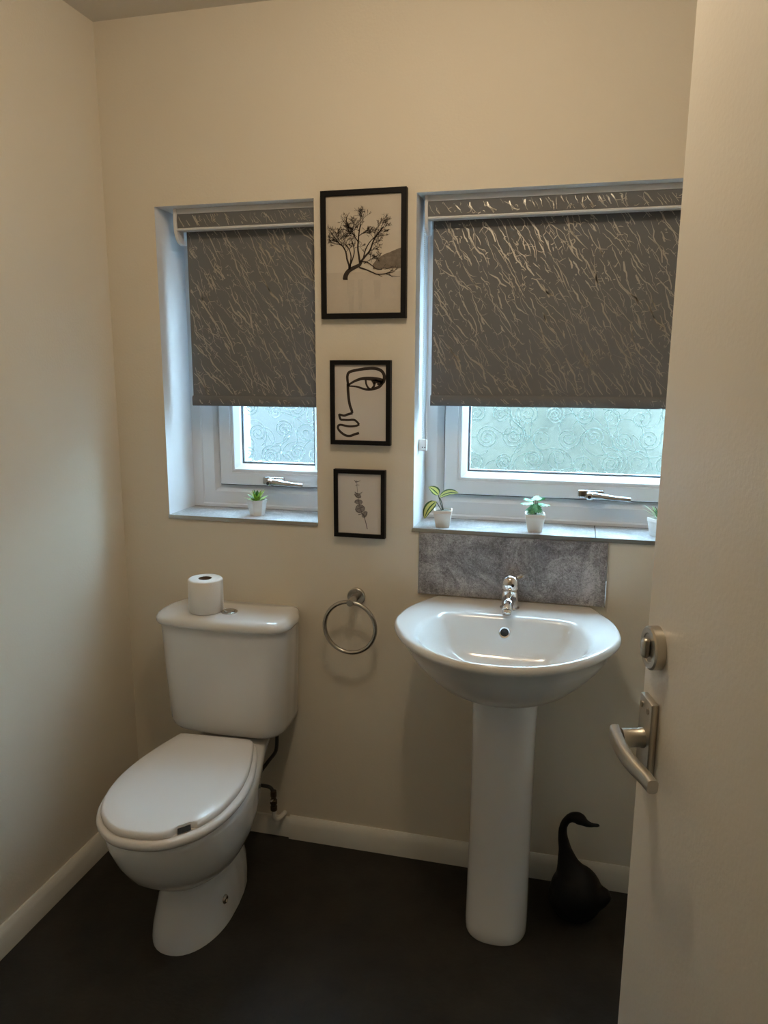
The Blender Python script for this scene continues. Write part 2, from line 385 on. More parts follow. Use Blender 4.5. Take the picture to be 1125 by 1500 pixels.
def window(n, ox0, ox1, oz0, oz1, hx, hz):
    root = thing('window_%d' % n, None, None, kind='structure')
    y1 = 0.245
    bm = rect_sweep(B(), ox0, ox1, oz0, oz1, [(0, y1), (0, 0.1655), (0.058, 0.1655), (0.062, 0.169), (0.101, 0.169), (0.124, 0.178), (0.124, y1)])
    obj('window_frame', bm, UPVC, root, smooth=20)
    s = 0.1260
    bm = rect_sweep(B(), ox0+s, ox1-s, oz0+s, oz1-s, [(0.001, 0.235), (0.001, 0.160), (0.004, 0.157), (0.040, 0.157), (0.042, 0.160), (0.045, 0.160), (0.047, 0.158), (0.052, 0.159), (0.066, 0.176), (0.068, 0.190), (0.068, 0.235)])
    obj('sash', bm, UPVC, root, smooth=20)
    obj('gap_shade', rect_sweep(B(), ox0, ox1, oz0, oz1, [(0.1242, 0.1665), (0.1260, 0.1665), (0.1260, 0.24), (0.1242, 0.24)]), SHADE, root)  # black strip painting the shade in the gap around the sash
    g = s+0.067
    bm = rect_sweep(B(), ox0+g, ox1-g, oz0+g, oz1-g, [(0, 0.188), (0.0065, 0.188), (0.0065, 0.196), (0, 0.196)])
    obj('gasket', bm, GASK, root)
    gx0, gx1, gz0, gz1 = ox0+g, ox1-g, oz0+g, oz1-g
    p = obj('glass_pane', box(B(), gx0, gx1, 0.196, 0.202, gz0, gz1), GLASS, root)
    obj('embossed_pattern', recalc(spirals(B(), gx0+0.006, gx1-0.006, gz0+0.006, 1.47, 0.1958)), RIDGE, p, smooth=None, kind='stuff')
    handle_parts(root, hx, hz, 0.112)
    return root
window(1, 0.139, 0.780, 1.003, 2.02, 0.452, 1.148)
window(2, 0.881, 2.011, 1.003, 2.02, 1.437, 1.147)

def sill(n, x0, x1, seams):
    root = thing('trim_%d' % n, None, None, kind='structure')
    xs = [x0]+seams+[x1]
    for a, b in zip(xs, xs[1:]):
        ga = 0.0009 if a != x0 else 0; gb = 0.0009 if b != x1 else 0
        obj('tile', box(B(), a+ga, b-gb, -0.003, 0.1635, 1.0415, 1.052, 0.0008, 1), SILLT, root)
    obj('gap_shade', box(B(), x0, x1, 0.1636, 0.1650, 1.044, 1.0523), SHADE, root)  # black strip drawn as the shaded gap between sill and frame
    obj('edge_strip', box(B(), x0-0.001, x1, -0.0045, -0.0031, 1.0400, 1.0515), STEEL, root)
sill(1, W1[0], W1[1], [])
sill(2, W2[0]-0.003, W2[1], [1.456])

# splashback tiles below the larger window
sp = thing('splashback', 'mottled grey stone tile splashback with thin metal edges above the washbasin', 'splashback', (1.229, 0, 0.859))
for a, b in ((0.9675, 1.103), (1.1034, 1.3005), (1.3009, 1.4885)):
    obj('tile', box(B(), a-1.229, b-1.229, -0.010, 0.0, 0.0, 0.180, 0.0004, 1), TILE, sp)
for a in (0.9650, 1.4887):
    obj('edge_trim', box(B(), a-1.229, a+0.0022-1.229, -0.0115, 0, 0, 0.1805), CHROME, sp)

# ------------------------------------------------------------------ roller blinds
def pattern(bm, x0, x1, z0, z1, plane, dens, seed):
    rnd = random.Random(seed); area = (x1-x0)*(z1-z0)
    def put(pts, w):
        if all(x0 <= p[0]-w_/2 and p[0]+w_/2 <= x1 and z0 <= p[1]-w_/2 and p[1]+w_/2 <= z1 for p, w_ in zip(pts, w)): strip(bm, pts, w, plane); return
        keep = [(p, w_) for p, w_ in zip(pts, w) if x0+.0008+min(w_, .004)/2 <= p[0] <= x1-.0008-min(w_, .004)/2 and z0+.0008+min(w_, .004)/2 <= p[1] <= z1-.0008-min(w_, .004)/2]
        if len(keep) > 2: strip(bm, [k[0] for k in keep], [min(k[1], .004) for k in keep], plane)
    step = (1/dens)**0.5; cells = [(i, j) for i in range(-1, int((x1-x0)/step)+1) for j in range(int((z1-z0)/step)+2)]; rnd.shuffle(cells)
    for ci, cj in cells:                                # long rain-like streaks, evenly spread
        x, z = x0+(ci+rnd.random())*step, z0+(cj+rnd.random())*step
        a = math.radians(rnd.gauss(-58, 8)); L = rnd.choice((0.03, 0.045, 0.06, 0.085, 0.11))*rnd.uniform(.8, 1.2); n = 9
        wmax = rnd.choice((0.0012, 0.0016, 0.0020, 0.0027, 0.0038, 0.0052)); pk = rnd.uniform(.3, .75); pts, w = [], []
        for i in range(n):
            t = i/(n-1); pts.append((x, z)); a2 = a+rnd.gauss(0, .22)
            x += L/(n-1)*math.cos(a2); z += L/(n-1)*math.sin(a2)
            w.append(max(0.0005, wmax*(1-abs(t-pk)/max(pk, 1-pk))**0.8*rnd.uniform(.75, 1.2)))
        put(pts, w)
        if rnd.random() < .35:                          # a side twig
            px, pz = pts[5]; b = a+rnd.choice((-1, 1))*rnd.uniform(.5, 1.3); q = [(px, pz)]
            for i in range(4): b += rnd.gauss(0, .35); q.append((q[-1][0]+.005*math.cos(b), q[-1][1]+.005*math.sin(b)))
            put(q, [.0018, .0016, .0013, .0010, .0005])
    for _ in range(int(area*dens*1.7)):                 # short crinkled flecks, in loose clusters
        x, z = rnd.uniform(x0, x1), rnd.uniform(z0, z1)
        if noise.noise(Vector((x*16, z*16, seed))) < -0.05: continue
        a = rnd.uniform(-PI, PI); n = 6; L = rnd.uniform(.006, .020); k = rnd.gauss(0, .5); pts = []
        for i in range(n): pts.append((x, z)); a += k+rnd.gauss(0, .3); x += L/n*math.cos(a); z += L/n*math.sin(a)
        wm = rnd.uniform(.0010, .0022); put(pts, [wm*.5, wm, wm*1.2, wm, wm*.8, wm*.4])
    return bm

def blind(label, x0, x1, zb, chain, seed, capx):
    root = thing('roller_blind', label, 'blind', ((x0+x1)/2, 0.078, zb), 0, 'roller blinds in the window reveals')
    ox, oy, oz = root.location
    L = lambda x, y, z: (x-ox, y-oy, z-oz)
    yf = 0.078
    bm = B(); prof = [(yf+0.0006, 1.935), (yf-0.0006, 1.935), (yf-0.0006, zb+0.028), (yf+0.0006, zb+0.028)]
    extrude_x(bm, [(y-oy, z-oz) for y, z in prof], x0-ox, x1-ox)
    fab = obj('blind_fabric', recalc(bm), FABRIC, root)
    bm = pattern(B(), x0+.002, x1-.002, zb+0.031, 1.91, lambda u, v: L(u, yf-0.0010, v), 1300, seed)
    obj('silver_pattern', bm, SHEEN, fab, kind='stuff')
    bm = B(); prof = [(yf-0.007, zb+0.003), (yf-0.004, zb), (yf+0.004, zb), (yf+0.007, zb+0.003), (yf+0.007, zb+0.026), (yf+0.003, zb+0.031), (yf-0.003, zb+0.031), (yf-0.007, zb+0.026)]
    extrude_x(bm, [(y-oy, z-oz) for y, z in prof], x0-0.0015-ox, x1+0.0015-ox)
    hem = obj('hem_bar', recalc(bm), FABRIC, root, smooth=50)
    bm = pattern(B(), x0, x1, zb+0.004, zb+0.0255, lambda u, v: L(u, yf-0.0074, v), 1700, seed+7)
    obj('silver_pattern', bm, SHEEN, hem, kind='stuff')
    # cassette: rail with two white lips and a patterned fabric insert
    cx0, cx1 = x0-0.008, x1+0.008
    bm = B(); extrude_x(bm, [(y-oy, z-oz) for y, z in [(0.10, 1.9650), (0.040, 1.9650), (0.036, 1.9500), (0.0385, 1.9497), (0.042, 1.9600), (0.10, 1.9610)]], cx0-ox, cx1-ox)
    extrude_x(bm, [(y-oy, z-oz) for y, z in [(0.0385, 1.9090), (0.034, 1.9092), (0.032, 1.9065), (0.034, 1.9030), (0.060, 1.9020), (0.060, 1.9045), (0.040, 1.9055)]], cx0-ox, cx1-ox)
    cas = obj('cassette', recalc(bm), UPVC, root)
    bm = B(); extrude_x(bm, [(y-oy, z-oz) for y, z in [(0.0385, 1.9497), (0.0360, 1.930), (0.0385, 1.9090), (0.041, 1.909), (0.041, 1.9497)]], cx0-ox, cx1-ox)
    ins = obj('fascia_insert', recalc(bm), FABRIC, cas, smooth=20)
    bm = pattern(B(), cx0+.002, cx1-.002, 1.9105, 1.9485, lambda u, v: L(u, (0.0356 if abs(v-1.93) < .008 else 0.0369 if abs(v-1.93) < .014 else 0.0380) - 0.0010, v), 1500, seed+3)
    obj('silver_pattern', bm, SHEEN, cas, kind='stuff')
    # rounded end brackets
    out = [(0.034, 1.965), (0.032, 1.93), (0.034, 1.902), (0.040, 1.885), (0.052, 1.872), (0.068, 1.866), (0.088, 1.868), (0.10, 1.875), (0.10, 1.965)]
    for a, b in ((capx, cx0), (cx1, cx1+0.005)):
        bm = B(); extrude_x(bm, [(y-oy, z-oz) for y, z in out], a-ox, b-ox)
        obj('end_bracket', recalc(bm), UPVC, root, smooth=40)
    bm = B(); lathe(bm, [(0.018, cx0-ox), (0.018, cx1-ox)], 20, (0, 0.096-oy-0.0005-0.0, 1.927-oz), 'X')
    obj('roller', recalc(bm), FABRIC, root, smooth=40)
    if chain:
        bm = B(); xs = (chain-0.004, chain+0.006)
        def bead(x, y, z):
            bmesh.ops.create_icosphere(bm, subdivisions=1, radius=0.0021, matrix=Matrix.Translation(L(x, y, z)))
        z = 1.895
        while z > 1.300:
            bead(xs[0], 0.060, z); bead(xs[1], 0.070, z-0.002); z -= 0.0053
        for k in range(5): bead(xs[0]+0.010*k/4, 0.060+0.010*k/4, 1.298-0.004*math.sin(PI*k/4))
        for f in bm.faces: f.smooth = True
        obj('bead_chain', bm, POTM, root, kind='stuff')
        bm = box(B(), *(W2[0]+0.0005-ox, chain+0.009-ox), 0.058-oy, 0.074-oy, 1.268-oz, 1.302-oz, 0.003, 2)
        t = obj('chain_clip', bm, UPVC, root, smooth=40)
        for dx in (-0.003, 0.004):
            obj('screw_hole_shade', recalc(lathe(B(), [(0.0016, 0), (0.0016, -0.001)], 10, (chain+dx-ox, 0.0578-oy, 1.279-oz), 'Y')), DARKM, t)  # dark discs painted as the shade inside screw holes
    return root
blind('smaller dark grey roller blind with silver streaks in the narrow window on the left', 0.224, 0.640, 1.388, None, 11, 0.206)
blind('larger dark grey roller blind with silver streaks and bead chain above the washbasin', 0.979, 1.915, 1.398, 0.9625, 23, 0.963)

# ------------------------------------------------------------------ pictures
def picture(label, x0, x1, z0, z1, bw, paper):
    root = thing('picture_frame', label, 'picture', ((x0+x1)/2, -0.0005, z0), 0, 'black framed pictures in a column between the windows')
    w, h = x1-x0, z1-z0; D = 0.020
    bm = rect_sweep(B(), -w/2, w/2, 0, h, [(0, 0), (0, -D+0.001), (0.001, -D), (bw-0.001, -D), (bw, -D+0.001), (bw, 0)])
    obj('frame', bm, FRAMEM, root)
    pr = obj('print', box(B(), -w/2+bw-0.001, w/2-bw+0.001, -D+0.007, -0.001, bw-0.001, h-bw+0.001), paper, root)
    iw, ih = w-2*bw, h-2*bw
    yy = [-D+0.0068]
    def plane(u, v): return (-w/2+bw+u*iw, yy[0], bw+v*ih)
    def layer(): yy[0] -= 0.0001
    return root, pr, plane, iw, ih, layer
def poly(bm, pts, plane, mi=0):
    bm.faces.new([bm.verts.new(plane(*p)) for p in pts]).material_index = mi

# 1: lone willow in a lake
root, pr, plane, iw, ih, layer = picture('largest black framed sepia print of a leaning bare tree standing in a lake', 0.6815, 0.9235, 1.640, 1.9785, 0.0145, PAPER)
Q = lambda x, y: ((x-205)/620.0, (1178-y)/985.0)      # measured on the print
def S(pts): return [Q(*p) for p in pts]
bm = B(); poly(bm, [(0.001, 0.001), (0.999, 0.001), (0.999, Q(0, 830)[1]), (0.001, Q(0, 830)[1])], plane); layer()
obj('printed_lake', bm, WATERP, pr)
bm = B()
for a, b, y0, y1 in ((375, 425, 892, 1050), (385, 440, 892, 1170), (468, 510, 892, 1150), (476, 502, 892, 1172), (600, 660, 900, 1060)):
    for k in range(4):
        yy_ = y0+(y1-y0)*k/4; d = k*2.5
        poly(bm, S([(a+d, yy_), (b-d, yy_), (b-d, yy_+(y1-y0)/4), (a+d, yy_+(y1-y0)/4)]), plane)
    layer()
obj('printed_reflection', bm, REFLS, pr, kind='stuff')
bm = B(); poly(bm, S([(595, 808), (592, 770), (620, 735), (655, 705), (690, 685), (730, 672), (770, 655), (805, 642), (824, 636), (824, 806), (720, 806)]), plane); layer()
obj('printed_hill', bm, HILLP, pr)
bm = B(); W_ = lambda px: px/620.0
def st(pts, w): strip(bm, S(catmull2(pts)), w, lambda u, v: plane(u, v))
def catmull2(pts, k=4): return [(p.x, p.y) for p in catmull([(a, b, 0) for a, b in pts], k)]
def stroke(pts, wa, wb, k=4):
    q = S(catmull2(pts, k)); n = len(q)
    # widths in metres of the print: convert the measured pixels
    ww = [(wa+(wb-wa)*i/(n-1))/620.0 for i in range(n)]
    asp = ih/iw
    # work in square units so that the width is the same in both directions
    strip(bm, [(u, v*asp) for u, v in q], ww, lambda u, v: plane(u, v/asp))
rt = random.Random(3)
def twigs(x, y, ang, L, w, depth):
    pts = [(x, y)]; a = ang
    for i in range(4):
        a += rt.gauss(0, .16); x += L/4*math.cos(a); y -= L/4*math.sin(a); pts.append((x, y))
    if not all(212 < p[0] < 818 and p[1] > 225 for p in pts): return
    stroke(pts, w, max(w*.6, 1.6), 2)
    if depth:
        for k in range(rt.choice((2, 3, 3))):
            p = pts[rt.choice((2, 3, 4, 4))]
            twigs(p[0], p[1], a+rt.gauss(0, .55)+(0.12 if a < PI/2 else -0.12), L*rt.uniform(.6, .82), max(w*.62, 1.7), depth-1)
stroke([(362, 888), (370, 850), (395, 815), (440, 790), (482, 770), (497, 745)], 42, 22)
stroke([(345, 888), (385, 888)], 6, 8)
stroke([(398, 805), (396, 770), (380, 720), (370, 660), (345, 610), (310, 580), (285, 540)], 18, 7)
stroke([(405, 790), (410, 740), (412, 690), (395, 630), (362, 590)], 13, 6)
stroke([(402, 780), (425, 720), (440, 660), (432, 600), (418, 560)], 11, 6)
stroke([(486, 750), (478, 690), (470, 630), (474, 560), (482, 490), (492, 430)], 17, 8)
stroke([(474, 580), (450, 540), (425, 500), (400, 460)], 9, 5)
stroke([(492, 745), (530, 700), (570, 650), (600, 570), (640, 510), (680, 460)], 17, 8)
stroke([(515, 715), (535, 640), (570, 580), (610, 540)], 11, 6)
stroke([(497, 742), (545, 748), (590, 780), (625, 808), (670, 812)], 10, 5)
stroke([(480, 790), (540, 812), (590, 835), (632, 852), (700, 848), (760, 836)], 13, 6)
stroke([(700, 848), (745, 868), (815, 876)], 6, 3); stroke([(632, 852), (672, 876)], 6, 3); stroke([(725, 850), (755, 880)], 6, 3)
stroke([(520, 760), (560, 735), (600, 710)], 6, 3)
for x, y, a, L in ((285, 540, 2.1, 62), (310, 580, 2.5, 58), (345, 610, 1.9, 60), (362, 590, 1.8, 60), (380, 640, 1.3, 50), (418, 560, 1.7, 62), (435, 620, 1.2, 50),
                   (400, 460, 2.0, 56), (425, 500, 1.5, 60), (450, 540, 1.9, 50), (482, 490, 1.9, 64), (492, 430, 1.5, 66), (487, 460, 1.1, 66), (478, 530, .9, 66),
                   (680, 460, .9, 50), (655, 490, 1.4, 50), (640, 510, .7, 46), (610, 540, .5, 50), (590, 600, .2, 46), (600, 570, 1.3, 50), (560, 660, .3, 46), (600, 710, .6, 34), (570, 740, 1.0, 34),
                   (330, 600, 2.9, 46), (300, 565, 3.2, 40), (290, 545, 1.6, 50), (350, 620, 1.4, 50), (410, 480, 1.2, 50)):
    twigs(x, y, a+rt.gauss(0, .1), L, 4.4, 3); twigs(x+rt.uniform(-14, 14), y+rt.uniform(-6, 16), a+rt.choice((-.45, .45)), L*.9, 3.4, 3)
for x, y in ((650, 815), (700, 846), (760, 836), (690, 812)): twigs(x, y, .3, 36, 3.4, 2)
layer(); obj('printed_tree', bm, INK, pr, kind='stuff')

# 2: line drawing of half a face
root, pr, plane, iw, ih, layer = picture('middle black framed print of half a face in one thick brush line', 0.7045, 0.8815, 1.288, 1.5265, 0.0130, PAPER2)
Q = lambda x, y: ((x-200)/352.0, (703-y)/536.0)
bm = B()
def brush(pts, wa, wb=None, k=6):
    q = S(catmull2(pts, k)); n = len(q); wb = wa if wb is None else wb; asp = ih/iw
    strip(bm, [(u, v*asp) for u, v in q], [(wa+(wb-wa)*i/(n-1))/352.0 for i in range(n)], lambda u, v: plane(u, v/asp))
brush([(296, 318), (288, 280), (288, 240), (305, 216), (360, 202), (420, 193), (475, 192), (515, 206), (535, 232), (538, 262), (530, 290)], 17, 22)
brush([(530, 285), (505, 318), (470, 333), (430, 340), (395, 334), (350, 320), (298, 316)], 22, 10)
brush([(290, 312), (330, 285), (380, 265), (430, 262), (490, 268), (532, 282)], 11, 32)
brush([(412, 268), (416, 300), (428, 325), (446, 338)], 13, 12)
brush([(458, 272), (468, 292), (470, 312), (455, 330)], 20, 12)
brush([(470, 280), (500, 292), (520, 285)], 34, 26)
brush([(290, 300), (291, 350), (296, 410), (304, 455), (316, 490), (318, 508)], 19, 18)
brush([(322, 508), (290, 517), (262, 527), (228, 519)], 17, 15)
brush([(228, 516), (232, 540), (240, 559)], 16, 15)
brush([(238, 557), (290, 558), (330, 556), (352, 570), (366, 588)], 15, 14)
brush([(368, 588), (340, 600), (290, 603), (238, 593), (220, 604), (222, 626), (245, 652), (275, 670), (305, 672), (335, 660), (366, 650)], 14, 17)
layer(); obj('printed_face', bm, INK, pr)
bm = B(); poly(bm, S([(483, 293), (492, 297), (488, 311), (480, 306)]), plane); layer(); obj('eye_glint', bm, PAPER2, pr)

# 3: eucalyptus sprig
root, pr, plane, iw, ih, layer = picture('smallest black framed print of a grey eucalyptus sprig, lowest of the column', 0.7125, 0.8665, 1.0165, 1.2165, 0.0120, PAPER2)
Q = lambda x, y: ((x-224)/288.0, (1358-y)/412.0)
bm = B()
def blob(x, y, rx, ry, a, mi):
    poly(bm, S([(x+rx*math.cos(t)*math.cos(a)-ry*math.sin(t)*math.sin(a), y+rx*math.cos(t)*math.sin(a)+ry*math.sin(t)*math.cos(a)) for t in [2*PI*i/16 for i in range(16)]]), plane, mi)
asp3 = None
def line3(pts, wa, wb): 
    q = S(catmull2(pts, 5)); n = len(q); asp = ih/iw
    strip(bm, [(u, v*asp) for u, v in q], [(wa+(wb-wa)*i/(n-1))/288.0 for i in range(n)], lambda u, v: plane(u, v/asp), 1)
for x, y, rx, ry, a in ((361, 1140, 27, 17, .1), (372, 1188, 34, 27, -.4), (357, 1096, 24, 16, .5), (402, 1224, 17, 26, .5)): blob(x, y, rx, ry, a, 0)
layer()
line3([(420, 1325), (402, 1250), (385, 1215), (372, 1180), (362, 1130), (357, 1090), (352, 1040), (350, 990)], 5, 2)
for p in ([(340, 1195), (352, 1165), (385, 1160), (402, 1180)], [(345, 1200), (365, 1212), (390, 1200)], [(335, 1145), (350, 1125), (380, 1128), (388, 1142)], [(334, 1085), (352, 1108), (380, 1104)],
          [(336, 1072), (360, 1082), (388, 1070)], [(345, 1105), (365, 1090), (382, 1080)], [(334, 992), (350, 1002), (375, 992)], [(340, 1005), (358, 998)], [(343, 1028), (352, 1022), (368, 1024)],
          [(380, 1215), (400, 1230), (402, 1250)], [(420, 1205), (412, 1225), (402, 1246)], [(360, 1228), (385, 1222), (402, 1240)], [(352, 1190), (375, 1180), (400, 1170)]):
    line3(p, 5, 2.5)
layer(); obj('printed_sprig', bm, [LEAFG, INKG], pr, kind='stuff')

# ------------------------------------------------------------------ towel ring
tr = thing('towel_ring', 'brushed steel towel ring on a round wall plate between toilet and basin', 'towel ring', (0.776, 0, 0.832))
obj('wall_plate', recalc(lathe(B(), [(0.0275, -0.0005), (0.0275, -0.009), (0.0255, -0.011), (0.002, -0.011)], 40, (0, 0, 0), 'Y')), STEEL, tr, smooth=40)
obj('post', recalc(lathe(B(), [(0.0105, -0.0105), (0.0105, -0.072), (0.0095, -0.074), (0.001, -0.074)], 28, (0, 0, 0), 'Y')), STEEL, tr, smooth=40)
bm = B(); tube(bm, [(0.0775*math.sin(2*PI*i/72)-0.003, -0.064, -0.0765+0.0775*math.cos(2*PI*i/72)) for i in range(72)], 0.0062, 14, closed=True)
obj('ring', recalc(bm), STEEL, tr, smooth=60)

# ------------------------------------------------------------------ toilet
TX = 0.408
to = thing('toilet', 'white close coupled toilet with closed lid standing by the left wall', 'toilet', (TX, 0, 0))
N = 96
def seat_outline(scale=1.0, dy=0.0):
    half = [(0.0, -0.708), (0.055, -0.700), (0.100, -0.672), (0.138, -0.627), (0.164, -0.560), (0.175, -0.475), (0.168, -0.385), (0.148, -0.300), (0.122, -0.222), (0.112, -0.208), (0.060, -0.205)]
    pts = [(x, y) for x, y in half]+[(0.0, -0.205)]+[(-x, y) for x, y in half[1:][::-1]]
    return pts
def rot_pts(pts, a=0.065, c=(0, -0.2)):
    ca, sa = math.cos(a), math.sin(a)
    return [(c[0]+(x-c[0])*ca-(y-c[1])*sa, c[1]+(x-c[0])*sa+(y-c[1])*ca) for x, y in pts]
SO = radial(rot_pts([(p.x, p.y) for p in catmull([(x, y, 0) for x, y in seat_outline()], 6, closed=True)]), (0.012, -0.44), N)
def inset(outline, d, cen):
    out = []
    for x, y in outline:
        v = Vector((x-cen[0], y-cen[1])); l = v.length; v *= (l-d)/l; out.append((cen[0]+v.x, cen[1]+v.y))
    return out
SCEN = (0.012, -0.44)
def ring(outline, z): return [Vector((x, y, z)) for x, y in outline]
# pan
def pan_outline(yf, yw, hw, yb, hwr, cx):
    half = []; sq = min(1.0, max(0.0, (hwr-0.066)/0.03))
    for i in range(13):
        t = PI/2*i/12; half.append((hw*math.sin(t)**0.92 if t else 0, yw+(yf-yw)*math.cos(t)))
    for i in range(1, 7):
        t = i/6; k = t*t*(3-2*t); ax, ay = hw+(hwr-hw)*k, yw+(yb+0.02-yw)*t
        ex, ey = hw*math.cos(PI/2*t*0.97)**0.62, yw+(yb-yw)*math.sin(PI/2*t*0.97)
        half.append((ex+(ax-ex)*sq, ey+(ay-ey)*sq))
    if sq > 0.5: half += [(hwr-0.006, yb+0.006), (hwr-0.02, yb)]
    half = [(x, y) for x, y in half]
    pts = [(cx+x, y) for x, y in half]+[(cx-x, y) for x, y in half[::-1][:-1]]
    return pts
rows = [  # z, front, widest y, half width, back, half width at back, centre x
    (0.000, -0.566, -0.40, 0.102, -0.175, 0.060, 0.010), (0.012, -0.566, -0.40, 0.102, -0.175, 0.060, 0.010), (0.040, -0.560, -0.39, 0.1005, -0.170, 0.060, 0.010),
    (0.075, -0.550, -0.38, 0.095, -0.170, 0.060, 0.010), (0.115, -0.536, -0.38, 0.087, -0.180, 0.060, 0.010), (0.148, -0.526, -0.38, 0.083, -0.185, 0.060, 0.010),
    (0.160, -0.527, -0.385, 0.085, -0.180, 0.060, 0.010), (0.170, -0.538, -0.39, 0.097, -0.165, 0.062, 0.011), (0.188, -0.562, -0.40, 0.115, -0.135, 0.068, 0.012), (0.215, -0.600, -0.42, 0.135, -0.10, 0.076, 0.012),
    (0.250, -0.638, -0.43, 0.152, -0.10, 0.082, 0.012), (0.295, -0.667, -0.44, 0.164, -0.085, 0.086, 0.012), (0.340, -0.686, -0.45, 0.171, -0.055, 0.092, 0.010), (0.370, -0.694, -0.45, 0.174, -0.02, 0.094, 0.010),
    (0.386, -0.692, -0.45, 0.171, -0.02, 0.095, 0.010), (0.392, -0.683, -0.45, 0.163, -0.024, 0.092, 0.010), (0.398, -0.670, -0.45, 0.150, -0.03, 0.088, 0.010)]
bm = B()
loft(bm, [ring(radial(rot_pts(pan_outline(*r[1:]), 0.03), (0.010, -0.33), N), r[0]) for r in rows])
pan = obj('pan', recalc(bm), CERAM, to, smooth=50)
for s in (1, -1):
    bm = B(); lathe(bm, [(0.0125, -0.012), (0.0125, 0.004), (0.010, 0.0075), (0.0070, 0.008), (0.005, 0.005), (0.001, 0.005)], 20, (0, 0, 0), 'X')
    bl = obj('fixing_bolt', recalc(bm), STEEL, pan, smooth=50); bl.location = (0.107 if s > 0 else -0.086, -0.415, 0.070)
    if s < 0: bl.rotation_euler = (0, 0, PI)
# seat ring and lid
bm = B()
so = [inset(SO, d, SCEN) for d in (0.006, -0.001, -0.005, -0.004, 0.002, 0.030)]
loft(bm, [ring(o_, z) for o_, z in zip(so, (0.397, 0.400, 0.408, 0.417, 0.4225, 0.4235))])
st_ = obj('seat', recalc(bm), SEATM, to, smooth=60)
bm = B()
lo_ = [inset(SO, d, SCEN) for d in (0.012, 0.0085, 0.0075, 0.008, 0.011, 0.017, 0.06)]
zs = (0.4238, 0.4245, 0.428, 0.434, 0.439, 0.4415, 0.4430)
rings = [ring(o_, z) for o_, z in zip(lo_, zs)]
# finger notch in the front right of the rim
for k, (px, py) in enumerate(SO):
    a = math.degrees(math.atan2(py-SCEN[1], px-SCEN[0])) % 360
    if 293.5 < a < 305:
        for j in range(1, 6):
            v = Vector((px-SCEN[0], py-SCEN[1])); l = v.length; v *= (l-0.021)/l; rings[j][k] = Vector((SCEN[0]+v.x, SCEN[1]+v.y, rings[j][k].z))
loft(bm, rings)
lid = obj('lid', recalc(bm), SEATM, to, smooth=40)
bm = B(); ks = [k for k, (px, py) in enumerate(SO) if 293.5 < math.degrees(math.atan2(py-SCEN[1], px-SCEN[0])) % 360 < 305]
i0 = inset(SO, 0.0095, SCEN); i1 = inset(SO, 0.0205, SCEN)
top = [bm.verts.new((i1[k][0], i1[k][1], 0.4350)) for k in ks]; bot = [bm.verts.new((i0[k][0], i0[k][1], 0.4268)) for k in ks]
for a in range(len(ks)-1): bm.faces.new((bot[a], bot[a+1], top[a+1], top[a]))
obj('notch_shade', recalc(bm), SHADE, lid, label='painted shade in the finger notch')  # black sheet laid in the notch as its shade
for s in (-1, 1):
    obj('hinge', recalc(lathe(B(), [(0.009, s*0.075-0.014), (0.009, s*0.075+0.014)], 16, (-0.008, -0.198, 0.415), 'X')), SEATM, to, smooth=40)
# cistern
def cis(hb, hw, yb, yf, bow, rc, z, n=N, cen=(-0.006, -0.1)):
    pts = [(-hb, yb), (hb, yb), (hw, yb-0.06)]
    for i in range(7):
        t = PI/2*i/6; pts.append((hw-rc+rc*math.cos(t), yf+rc-rc*math.sin(t)))
    for i in range(1, 6):
        u = 1-2*i/6; pts.append(((hw-rc)*u, yf-bow*(1-u*u)))
    for i in range(7):
        t = PI/2*(1-i/6); pts.append((-(hw-rc)-rc*math.cos(t), yf+rc-rc*math.sin(t)))
    pts.append((-hw, yb-0.06))
    return ring(radial([(x-0.006, y) for x, y in pts], cen, n), z)
bm = B()
loft(bm, [cis(0.110, 0.120, -0.03, -0.120, 0.004, 0.04, 0.412), cis(0.150, 0.155, -0.012, -0.150, 0.006, 0.05, 0.4135), cis(0.168, 0.172, -0.006, -0.163, 0.007, 0.055, 0.420), cis(0.178, 0.182, -0.005, -0.170, 0.008, 0.055, 0.432),
          cis(0.182, 0.187, -0.005, -0.173, 0.009, 0.055, 0.450), cis(0.186, 0.196, -0.005, -0.178, 0.010, 0.056, 0.600), cis(0.190, 0.203, -0.005, -0.182, 0.011, 0.058, 0.755)])
obj('cistern', recalc(bm), CERAM, to, smooth=60)
bm = B()
loft(bm, [cis(0.186, 0.205, -0.004, -0.186, 0.012, 0.06, 0.755), cis(0.190, 0.211, -0.003, -0.190, 0.013, 0.06, 0.757), cis(0.192, 0.214, -0.003, -0.193, 0.013, 0.062, 0.764), cis(0.191, 0.213, -0.003, -0.192, 0.013, 0.062, 0.773),
          cis(0.188, 0.209, -0.004, -0.187, 0.013, 0.062, 0.781), cis(0.183, 0.202, -0.007, -0.180, 0.012, 0.062, 0.786), cis(0.172, 0.190, -0.012, -0.168, 0.010, 0.06, 0.789), cis(0.10, 0.12, -0.05, -0.12, 0.006, 0.05, 0.790)])
cl = obj('cistern_lid', recalc(bm), CERAM, to, smooth=60)
bm = B(); lathe(bm, [(0.024, 0.0), (0.024, 0.004), (0.021, 0.006), (0.018, 0.0045), (0.001, 0.0045)], 36, (0.008, -0.118, 0.7885))
fb = obj('flush_button', recalc(bm), STEEL, to, smooth=40)
bm = B(); lathe(bm, [(0.0165, 0.0), (0.0160, 0.003), (0.012, 0.0045), (0.001, 0.005)], 30, (0.008, -0.118, 0.7925))
obj('button_cap', recalc(bm), STEEL, fb, smooth=40)

